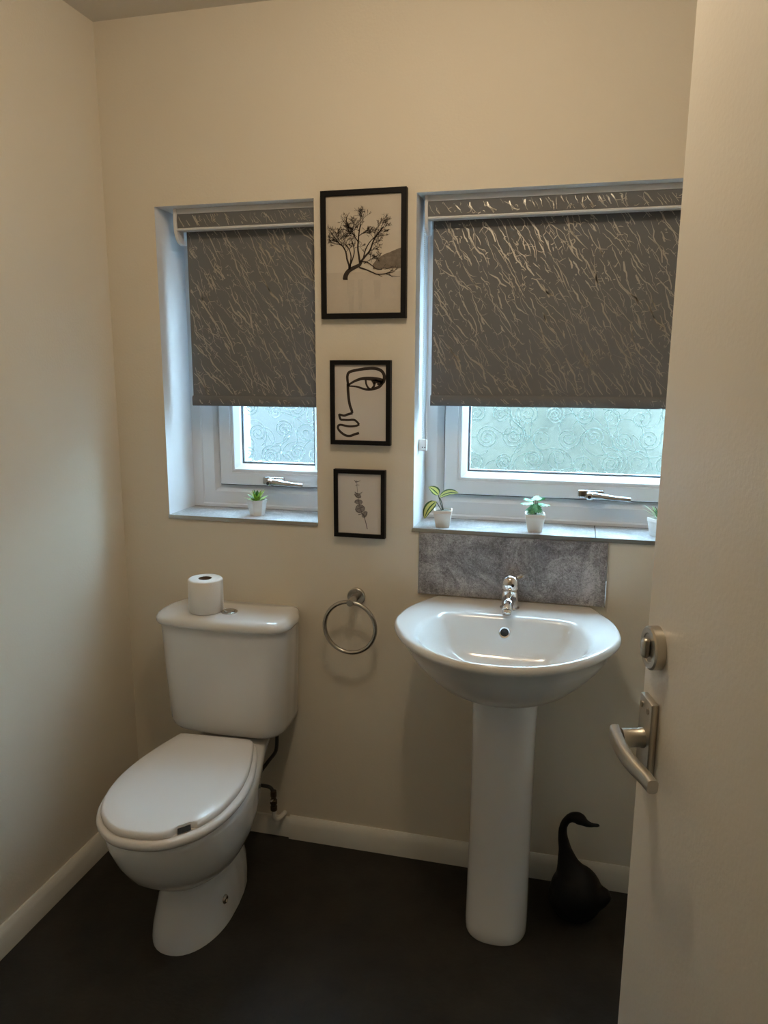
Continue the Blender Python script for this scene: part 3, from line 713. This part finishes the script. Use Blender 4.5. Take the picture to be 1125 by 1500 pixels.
# water supply
pi_ = thing('water_supply_pipe', 'dark bent water pipe with isolating valve behind the toilet by the skirting', 'pipe', (0.519, -0.05, 0))
def rel(pts, o=(0.519, -0.05, 0)): return [(a-o[0], b-o[1], c-o[2]) for a, b, c in pts]
bm = B(); tube(bm, catmull(rel([(0.541, -0.078, 0.4118), (0.541, -0.078, 0.378), (0.530, -0.066, 0.330), (0.499, -0.048, 0.285), (0.474, -0.050, 0.248), (0.462, -0.060, 0.222), (0.464, -0.060, 0.207), (0.475, -0.060, 0.203), (0.498, -0.060, 0.202), (0.510, -0.060, 0.197), (0.515, -0.060, 0.185)]), 6), 0.0058, 12)
obj('hose', recalc(bm), PIPEM, pi_, smooth=60)
bm = B(); lathe(bm, [(0.009, 0.190), (0.010, 0.186), (0.010, 0.172), (0.0085, 0.170), (0.0085, 0.160), (0.0115, 0.158), (0.0115, 0.146), (0.009, 0.144), (0.009, 0.138), (0.011, 0.137), (0.011, 0.124), (0.0085, 0.122)], 10, rel([(0.517, -0.060, 0)])[0])
va = obj('isolating_valve', recalc(bm), BRASSM, pi_)
bm = B(); lathe(bm, [(0.0035, 0), (0.0035, -0.010)], 12, rel([(0.517, -0.069, 0.165)])[0], 'Y')
obj('valve_screw', recalc(bm), CHROME, va)
bm = B(); tube(bm, catmull(rel([(0.517, -0.060, 0.124), (0.517, -0.060, 0.100), (0.519, -0.052, 0.086), (0.524, -0.035, 0.081), (0.529, -0.012, 0.081), (0.530, -0.001, 0.081)]), 5), 0.0075, 12)
obj('white_pipe', recalc(bm), SKIRT, pi_, smooth=60, label='short white painted pipe into the wall')

# toilet roll on the cistern
ro = thing('toilet_roll', 'white toilet roll standing on end on the cistern lid', 'toilet roll', (0.343, -0.122, 0.7905))
bm = B(); R_, r_, H_ = 0.051, 0.0185, 0.100
loft(bm, [circle((0, 0, z), Vector((1, 0, 0)), Vector((0, 1, 0)), r, 56) for r, z in ((r_+.001, .0), (R_-.003, 0), (R_, .003), (R_, H_-.004), (R_-.004, H_), (r_+.001, H_-.0005))], False, False)
obj('paper', recalc(bm), PAPERROLL, ro, smooth=50)
bm = B(); loft(bm, [circle((0, 0, z), Vector((1, 0, 0)), Vector((0, 1, 0)), r, 40) for r, z in ((r_-.001, 0), (r_+.001, 0), (r_+.001, H_), (r_-.001, H_), (r_-.001, 0))], False, False)
obj('cardboard_core', bm, CARD, ro, smooth=50)
bm = B(); vs = []
for i in range(6):
    a = math.radians(20-i*4); vs.append([bm.verts.new(((R_+.0010+i*.0001)*math.cos(a), (R_+.0010+i*.0001)*math.sin(a), z)) for z in (0.001, H_-.004)])
for a, b in zip(vs, vs[1:]): bm.faces.new((a[0], a[1], b[1], b[0]))
obj('loose_end', bm, PAPERROLL, ro)

# ------------------------------------------------------------------ washbasin
BX = 1.237
wb = thing('washbasin', 'white ceramic pedestal washbasin below the larger window', 'washbasin', (BX, 0, 0))
NB = 128; BC = (0.0, -0.27)
oh = [(0.0, -0.511), (0.060, -0.505), (0.110, -0.487), (0.172, -0.445), (0.227, -0.382), (0.270, -0.303), (0.287, -0.232), (0.277, -0.140), (0.250, -0.070), (0.219, -0.008), (0.205, -0.002), (0.10, -0.001)]
outer = oh+[(0.0, -0.001)]+[(-x, y) for x, y in oh[1:][::-1]]
OUT = radial([(p.x, p.y) for p in catmull([(x, y, 0) for x, y in outer], 6, True)], BC, NB)
ihh = [(0.0, -0.494), (0.060, -0.488), (0.110, -0.467), (0.165, -0.422), (0.203, -0.355), (0.215, -0.283), (0.204, -0.210), (0.182, -0.158), (0.150, -0.140), (0.08, -0.135)]
inner = ihh+[(0.0, -0.135)]+[(-x, y) for x, y in ihh[1:][::-1]]
INN = radial([(p.x, p.y) for p in catmull([(x, y, 0) for x, y in inner], 6, True)], BC, NB)
ZR = 0.857
def mix(a, b, t): return [(p[0]+(q[0]-p[0])*t, p[1]+(q[1]-p[1])*t) for p, q in zip(a, b)]
def squash(o_, sx, sy, cy): return [(x*sx, cy+(y-cy)*sy) for x, y in o_]
neck = [(0.105*math.cos(2*PI*i/NB), -0.165+0.10*math.sin(2*PI*i/NB)) for i in range(NB)]
und = []
for t, z in ((0, 0.655), (0.12, 0.664), (0.28, 0.680), (0.45, 0.702), (0.62, 0.733), (0.77, 0.767), (0.88, 0.800), (0.955, 0.828)):
    und.append(ring(mix(neck, inset(OUT, 0.004, BC), t), z))
rim = [ring(inset(OUT, 0.0025, BC), 0.836), ring(inset(OUT, 0.0, BC), 0.843), ring(inset(OUT, 0.0015, BC), 0.851), ring(inset(OUT, 0.005, BC), 0.8560), ring(inset(OUT, 0.010, BC), 0.8572)]
deck = [ring(mix(inset(OUT, 0.010, BC), INN, 0.5), 0.8550), ring(mix(inset(OUT, 0.010, BC), INN, 0.85), 0.8525), ring(INN, 0.8490)]
bowl = []
for s, z in ((0.965, 0.840), (0.93, 0.824), (0.885, 0.800), (0.82, 0.772), (0.70, 0.746), (0.48, 0.728), (0.22, 0.722), (0.075, 0.720)):
    bowl.append(ring(squash(INN, s, s, -0.27), z))
bm = B(); loft(bm, und+rim+deck+bowl)
bas = obj('basin', recalc(bm), CERAM, wb, smooth=55)
# overflow and waste
bm = B(); c = (-0.006, -0.1520, 0.812)
ovm = Matrix.Translation(c) @ Matrix.Rotation(math.radians(-15), 4, 'X')
bm = lathe(B(), [(0.0160, 0.006), (0.0160, -0.001), (0.0145, -0.0035), (0.0110, -0.0025), (0.0105, 0.004)], 32, (0, 0, 0), 'Y', False, False); bm.transform(ovm)
ov = obj('overflow_ring', recalc(bm), CHROME, bas, smooth=50)
bm = lathe(B(), [(0.0112, -0.0018), (0.0005, -0.0015)], 24, (0, 0, 0), 'Y', False, True); bm.transform(ovm)
obj('overflow_hole_shade', bm, DARKM, bas)  # dark disc in place of the shade within the overflow
obj('waste', recalc(lathe(B(), [(0.030, 0.7195), (0.030, 0.724), (0.026, 0.726), (0.018, 0.7225), (0.001, 0.7225)], 32, (0, -0.27, 0))), CHROME, bas, smooth=40)
# pedestal
def ped(hw, yf, yb, z, sh=1.0):
    half = []
    for i in range(17):
        t = PI/2*i/16; half.append((hw*math.sin(t)**0.80 if t else 0.0, (yf+0.085)+(-0.085)*math.cos(t)**0.85 if i < 16 else yf+0.085))
    half += [(hw*0.985, yb-0.06), (hw*0.96, yb)]
    pts = half+[(-x, y) for x, y in half[::-1] if x > 0]
    return ring(radial([(x+0.004, y) for x, y in pts], (0.004, -0.17), 80), z)
bm = B()
loft(bm, [ped(0.081, -0.318, -0.055, 0.0), ped(0.083, -0.320, -0.055, 0.006), ped(0.083, -0.319, -0.055, 0.03), ped(0.0825, -0.306, -0.055, 0.15), ped(0.0825, -0.286, -0.055, 0.35), ped(0.084, -0.268, -0.055, 0.55), ped(0.0865, -0.262, -0.055, 0.65), ped(0.088, -0.262, -0.055, 0.694)])
obj('pedestal', recalc(bm), CERAM, wb, smooth=60)
# mixer tap
tp = obj('mixer_tap', recalc(lathe(B(), [(0.0265, 0.0), (0.0265, 0.004), (0.0240, 0.0065), (0.0225, 0.008), (0.0225, 0.030), (0.0235, 0.045), (0.0225, 0.056), (0.018, 0.058)], 40)), CHROME, wb, smooth=35)
tp.location = (-0.0015, -0.068, 0.853)
bm = B(); tube(bm, catmull([(0, 0.0, 0.022), (0, -0.022, 0.030), (0, -0.050, 0.034), (0, -0.074, 0.030), (0, -0.086, 0.020)], 6), [0.019]*6+[0.018]*6+[0.0165]*6+[0.0150]*6+[0.0140], 22)
obj('spout', recalc(bm), CHROME, tp, smooth=60)
bm = B(); lathe(bm, [(0.0120, 0), (0.0120, -0.008), (0.0105, -0.009), (0.010, -0.006)], 24)
nz = obj('spout_outlet', recalc(bm), CHROME, tp, smooth=40); nz.location = (0, -0.087, 0.020); nz.rotation_euler = (math.radians(-35), 0, 0)
bm = B(); lathe(bm, [(0.0215, 0.056), (0.0240, 0.060), (0.0245, 0.072), (0.0225, 0.084), (0.016, 0.092), (0.006, 0.0955), (0.0005, 0.096)], 36)
hd = obj('tap_handle', recalc(bm), CHROME, tp, smooth=40)
bm = B(); loft(bm, [[Vector((x*w, y, z+dz)) for x, dz in ((-1, -.003), (1, -.003), (1.0, .0025), (0.6, .0045), (-.6, .0045), (-1.0, .0025))] for w, y, z in ((0.013, 0.000, 0.086), (0.013, 0.014, 0.090), (0.0115, 0.030, 0.0935), (0.010, 0.044, 0.0965), (0.007, 0.050, 0.0975))])
lv = obj('tap_lever', recalc(bm), CHROME, tp, smooth=40); lv.rotation_euler = (0, 0, math.radians(-48))
lv.location = (0.0, 0.0, -0.004)
bm = lathe(B(), [(0.0042, 0), (0.0042, -0.0015), (0.0005, -0.002)], 16, (0, 0, 0), 'Y')
dt = obj('temperature_mark', recalc(bm), DARKM, tp, smooth=40, label='dark round marker on the tap handle'); dt.location = (0.008, -0.0228, 0.072); dt.rotation_euler = (0, 0, math.radians(20))

# ------------------------------------------------------------------ black goose
GX, GY = 1.452, -0.155
bm = B()
def ell(c, rx, ry, rz, rot=0):
    mt = Matrix.Translation(c) @ Matrix.Rotation(rot, 4, 'Y') @ Matrix.Diagonal((rx, ry, rz, 1))
    bmesh.ops.create_uvsphere(bm, u_segments=28, v_segments=18, radius=1.0, matrix=mt)
ell((0.0, 0, 0.070), 0.072, 0.070, 0.080); ell((-0.008, 0, 0.058), 0.068, 0.068, 0.062); ell((0.0, 0, 0.030), 0.052, 0.055, 0.034)
tube(bm, catmull([(0.02, 0, 0.070), (0.055, 0, 0.076), (0.076, 0, 0.084), (0.088, 0, 0.092)], 5), [0.058-0.047*(i/15)**0.8 for i in range(16)], 20)
tube(bm, catmull([(0.000, 0, 0.080), (-0.014, 0, 0.120), (-0.026, 0, 0.155), (-0.036, 0, 0.195), (-0.044, 0, 0.235), (-0.043, 0, 0.265), (-0.032, 0, 0.287), (-0.016, 0, 0.297), (0.0, 0, 0.294)], 6),
     [0.066-0.018*i/6 for i in range(6)]+[0.048-0.018*i/6 for i in range(6)]+[0.030-0.012*i/6 for i in range(6)]+[0.018-0.005*i/6 for i in range(6)]+[0.013-0.002*i/6 for i in range(6)]+[0.011]*6+[0.0115+0.003*i/6 for i in range(6)]+[0.0145+0.002*i/6 for i in range(6)]+[0.0165], 20)
ell((-0.004, 0, 0.296), 0.023, 0.0165, 0.0165, math.radians(15))
tube(bm, catmull([(0.004, 0, 0.291), (0.022, 0, 0.285), (0.040, 0, 0.286), (0.052, 0, 0.290)], 5), [0.0130-0.0075*min(1, i/9) for i in range(14)]+[0.0045, 0.003], 16, flat=1.0)
me = bpy.data.meshes.new('goose_source'); bm.to_mesh(me); bm.free()
src = bpy.data.objects.new('goose_source', me); C.objects.link(src)
r_m = src.modifiers.new('remesh', 'REMESH'); r_m.mode = 'VOXEL'; r_m.voxel_size = 0.0035
s_m = src.modifiers.new('smooth', 'SMOOTH'); s_m.iterations = 6; s_m.factor = 0.5
dg = bpy.context.evaluated_depsgraph_get()
gm = bpy.data.meshes.new_from_object(src.evaluated_get(dg)); bpy.data.objects.remove(src); bpy.data.meshes.remove(me)
zmin = min(v.co.z for v in gm.vertices)
for v in gm.vertices: v.co.z = max(v.co.z, zmin+0.004)-zmin-0.004
for p in gm.polygons: p.use_smooth = True
gm.materials.clear(); gm.materials.append(GOOSEM); gm.name = 'goose_figurine'
go = bpy.data.objects.new('goose_figurine', gm); C.objects.link(go); go.location = (GX, GY, 0); go.rotation_euler = (0, 0, math.radians(-8))
tag(go, 'matt black goose figurine with raised neck on the floor beside the pedestal', 'figurine')

# ------------------------------------------------------------------ potted plants on the sills
def leaf(bm, base, az, el, L, w, curl=0.6, n=6, mi=(0, 0), tip=1.0, roll=0.0, edge=0.35, rib=0):
    """leaf blade with a mid stripe: 4 columns; outer columns get material mi[0], inner mi[1]"""
    base = Vector(base); rows = []; p = base.copy(); e = el
    for i in range(n+1):
        t = i/n; ww = w/2*(math.sin(PI*min(1, t**0.75*0.97+0.03))**0.8)+0.0002
        d = Vector((math.cos(az)*math.cos(e), math.sin(az)*math.cos(e), math.sin(e)))
        side = Vector((-math.sin(az), math.cos(az), 0)); nrm = side.cross(d)*-1
        side = side*math.cos(roll)+nrm*math.sin(roll)
        rows.append([bm.verts.new(p+side*(ww*s)+nrm*(0.18*ww*abs(s))) for s in ((-1, -edge, -rib, rib, edge, 1) if rib else (-1, -edge, 0, edge, 1))])
        p = p+d*(L/n); e -= curl/n
    for a, b in zip(rows, rows[1:]):
        for k in range(len(a)-1):
            f = bm.faces.new((a[k], a[k+1], b[k+1], b[k])); f.material_index = mi[0] if k in (0, len(a)-2) or (rib and k == 2) else mi[1]; f.smooth = True

def square_pot(root, wt, wb_, h):
    def sq(w, z, r=0.12):
        pts = []
        for cx, cy in ((1, 1), (-1, 1), (-1, -1), (1, -1)):
            for i in range(4):
                a = math.atan2(cy, cx)-PI/4+PI/2*i/3
                pts.append(Vector((w/2*(cx*(1-r)+r*math.cos(a)), w/2*(cy*(1-r)+r*math.sin(a)), z)))
        return pts
    bm = B(); loft(bm, [sq(wb_*.96, 0), sq(wb_, .001), sq(wb_+(wt-wb_)*.78, h*.78), sq(wt*.99, h*.80), sq(wt, h*.98), sq(wt*.985, h), sq(wt*.90, h), sq(wt*.88, h*.86)])
    return obj('pot', recalc(bm), POTM, root, smooth=35)
def filler(root, r, z): return obj('filler', recalc(lathe(B(), [(r, z-.003), (r, z), (r*.6, z+.0015), (.001, z+.002)], 14)), SOIL, root)
SZ = 1.052
# succulent in a hexagonal pot on the narrow sill
p = thing('potted_plant', 'tiny spiky green succulent in a white faceted pot on the narrow left sill', 'plant', (0.435, 0.062, SZ), math.radians(12), 'small potted plants on the sills')
bm = B(); hx = lambda w, z: [Vector((w*math.cos(PI/3*i+.25), w*math.sin(PI/3*i+.25), z)) for i in range(6)]
loft(bm, [hx(.0215, 0), hx(.0225, .001), hx(.031, .046), hx(.031, .049), hx(.0275, .049), hx(.026, .042)])
obj('pot', recalc(bm), POTM, p); filler(p, .024, .043)
rp = random.Random(8)
for k in range(24):
    t = k/24; az = k*2.39996; el = 0.25+1.15*t
    bm = B(); leaf(bm, (0.010*(1-t)*math.cos(az), 0.010*(1-t)*math.sin(az), .043), az, el, rp.uniform(.029, .038)*(1+.25*t), .0105, .15, 5, (0, 0))
    obj('leaf', bm, SUCC if rp.random() < .75 else SUCCD, p)
# striped leaves in a square pot
p = thing('potted_plant', 'plant with three yellow striped leaves in a white pot, left end of the wide sill', 'plant', (1.026, 0.040, SZ), math.radians(8), 'small potted plants on the sills')
square_pot(p, .054, .040, .050); filler(p, .021, .046)
for pts, az, el, L, w, curl, rl in (([(0, 0, .045), (-.008, .002, .070), (-.014, 0, .092)], 2.9, .85, .038, .026, .5, -.85), ([(.002, 0, .045), (-.004, 0, .070), (-.010, -.004, .086)], -.35, .65, .062, .026, 0.85, .75),
                                    ([(-.002, -.004, .045), (-.012, -.008, .062), (-.019, -.012, .074)], 3.55, -.55, .062, .030, 0.9, -.7)):
    bm = B(); tube(bm, catmull(pts, 4), .0013, 6); obj('stem', bm, STEMM, p)
    bm = B(); leaf(bm, pts[-1], az, el, L, w, curl, 8, (0, 1), roll=rl, edge=.68, rib=.14); obj('leaf', bm, [LEAFD, LEAFY], p)
# cut-leaf plant
p = thing('potted_plant', 'little plant with minty cut leaves on dark stems, white pot behind the tap', 'plant', (1.289, 0.042, SZ), math.radians(6), 'small potted plants on the sills')
square_pot(p, .055, .040, .051); filler(p, .021, .047)
rp = random.Random(5)
def cut_leaf(bm, base, az, el, L):
    base = Vector(base); d = Vector((math.cos(az)*math.cos(el), math.sin(az)*math.cos(el), math.sin(el))); s = Vector((-math.sin(az), math.cos(az), 0)); nr = d.cross(s)
    ct = bm.verts.new(base+d*L*.35); ed = []
    K = 26
    for i in range(K):
        a = 2*PI*i/K; r = L*.55*(1+.12*math.cos(a))*(1.0 if i % 2 else .70)
        ed.append(bm.verts.new(base+d*(L*.42+r*math.cos(a))+s*(r*.82*math.sin(a))-nr*(.25*r*abs(math.sin(a)))-Vector((0, 0, .10*r*max(0, math.cos(a))))))
    for i in range(K): bm.faces.new((ct, ed[i], ed[(i+1) % K]))
for az, el, hgt, L in ((3.4, .0, .083, .040), (-2.2, -.9, .080, .036), (-.35, -.05, .082, .038), (-1.2, -.7, .080, .034), (1.4, .3, .088, .036), (-.8, .55, .087, .030), (2.4, .2, .086, .034), (-2.9, -.6, .078, .030)):
    q = (.006*math.cos(az), .006*math.sin(az), hgt)
    bm = B(); tube(bm, catmull([(0.003*math.cos(az), .003*math.sin(az), .045), (0.005*math.cos(az), .005*math.sin(az), .065), q], 3), .0013, 6); obj('stem', bm, STEMM, p)
    bm = B(); cut_leaf(bm, q, az, el, L); obj('leaf', bm, MONST, p)
# grassy one half hidden by the door
p = thing('potted_plant', 'spiky grass plant in a white pot half hidden behind the door edge', 'plant', (1.628, 0.062, SZ), math.radians(35), 'small potted plants on the sills')
square_pot(p, .054, .040, .050); filler(p, .021, .046)
rp = random.Random(2)
for k in range(24):
    az = k*2.39996; bm = B(); leaf(bm, (.008*math.cos(az), .008*math.sin(az), .045), az, rp.uniform(.7, 1.45), rp.uniform(.035, .058), .006, rp.uniform(.1, .6), 5, (0, 1), edge=.3)
    obj('leaf', bm, [SUCCD, SUCC], p)

# ------------------------------------------------------------------ open door on the right
DH = math.radians(14.17+0.9)                   # the leaf points away from the camera, turned left of the room's depth
dfar = Vector((-math.sin(DH), math.cos(DH), 0)); dn = Vector((-dfar.y, dfar.x, 0))     # dn: out of the face we see
EDGE = Vector((1.4885, -1.148, 1.158))          # a point of that face's latch edge; the leaf hangs a degree out of plumb
door = thing('door_1', None, None, kind='structure')
door.matrix_world = Matrix.Translation(EDGE) @ Matrix.Rotation(math.atan2(dfar.y, dfar.x), 4, 'Z') @ Matrix.Rotation(math.radians(-1.0), 4, 'Y') @ Matrix.Translation((-0.762, 0, -1.158))
# local frame: +x towards the latch edge, +y out of the visible face
obj('door_leaf', box(B(), 0, 0.762, -0.035, 0.0, 0.006, 1.987, 0.002, 2), DOORM, door, smooth=40)
px = 0.762
def hw(name, bm, M, par=None, sm=40, label=None): return obj(name, recalc(bm), M, par or door, smooth=sm, label=label)
# thumb turn
tx, tz = px-0.038, 1.1745
rose = hw('thumb_turn', lathe(B(), [(0.0265, 0.0), (0.0265, 0.011), (0.0245, 0.013), (0.018, 0.0125), (0.017, 0.0115), (0.001, 0.0115)], 44, (tx, 0, tz), 'Y'), NICKEL)
bm = B(); box(bm, tx-0.0065, tx+0.0065, 0.011, 0.0205, tz-0.0125, tz+0.0125, 0.005, 4); hw('turn_knob', bm, NICKEL, rose)
# backplate and lever
lz = 1.053
x0, x1 = px-0.056, px-0.017
pl = hw('door_handle', box(B(), x0, x1, 0, 0.010, lz-0.0560, lz+0.0560, 0.0025, 2), NICKEL)
for sx in (x0+0.009, x1-0.009):
    for sz in (lz-0.044, lz+0.044):
        hw('screw', lathe(B(), [(0.004, 0), (0.004, 0.0012), (0.0008, 0.0008)], 14, (sx, 0.010, sz), 'Y'), STEEL, pl)
cx = (x0+x1)/2
lathe_bm = lathe(B(), [(0.0125, 0.0095), (0.0125, 0.013), (0.0115, 0.0145), (0.0115, 0.036)], 28, (cx, 0, lz+0.004), 'Y')
hw('lever_boss', lathe_bm, NICKEL, pl)
bm = B(); rows_ = []
for k in range(15):                            # flat bar: mitred square at the boss, then a shallow bow towards the hinge side
    t = k/14; x = cx+0.0125-0.116*t; yc = 0.041+0.0045*math.sin(PI*min(1, t*1.15))-0.006*t*t; zc = lz+0.004-0.004*t
    hh, th = 0.0115-0.0035*t, 0.0068-0.0006*t
    rows_.append([Vector((x, yc+th*math.copysign(abs(math.cos(a))**0.55, math.cos(a)), zc+hh*math.copysign(abs(math.sin(a))**0.55, math.sin(a)))) for a in [2*PI*i/20 for i in range(20)]])
loft(bm, rows_)
hw('lever', bm, NICKEL, pl, 50)

# ------------------------------------------------------------------ outside, seen through the obscure glass
tag(obj('ground', box(B(), -7, 9, 0.27, 9, -0.35, -0.30), PAVE), kind='structure')
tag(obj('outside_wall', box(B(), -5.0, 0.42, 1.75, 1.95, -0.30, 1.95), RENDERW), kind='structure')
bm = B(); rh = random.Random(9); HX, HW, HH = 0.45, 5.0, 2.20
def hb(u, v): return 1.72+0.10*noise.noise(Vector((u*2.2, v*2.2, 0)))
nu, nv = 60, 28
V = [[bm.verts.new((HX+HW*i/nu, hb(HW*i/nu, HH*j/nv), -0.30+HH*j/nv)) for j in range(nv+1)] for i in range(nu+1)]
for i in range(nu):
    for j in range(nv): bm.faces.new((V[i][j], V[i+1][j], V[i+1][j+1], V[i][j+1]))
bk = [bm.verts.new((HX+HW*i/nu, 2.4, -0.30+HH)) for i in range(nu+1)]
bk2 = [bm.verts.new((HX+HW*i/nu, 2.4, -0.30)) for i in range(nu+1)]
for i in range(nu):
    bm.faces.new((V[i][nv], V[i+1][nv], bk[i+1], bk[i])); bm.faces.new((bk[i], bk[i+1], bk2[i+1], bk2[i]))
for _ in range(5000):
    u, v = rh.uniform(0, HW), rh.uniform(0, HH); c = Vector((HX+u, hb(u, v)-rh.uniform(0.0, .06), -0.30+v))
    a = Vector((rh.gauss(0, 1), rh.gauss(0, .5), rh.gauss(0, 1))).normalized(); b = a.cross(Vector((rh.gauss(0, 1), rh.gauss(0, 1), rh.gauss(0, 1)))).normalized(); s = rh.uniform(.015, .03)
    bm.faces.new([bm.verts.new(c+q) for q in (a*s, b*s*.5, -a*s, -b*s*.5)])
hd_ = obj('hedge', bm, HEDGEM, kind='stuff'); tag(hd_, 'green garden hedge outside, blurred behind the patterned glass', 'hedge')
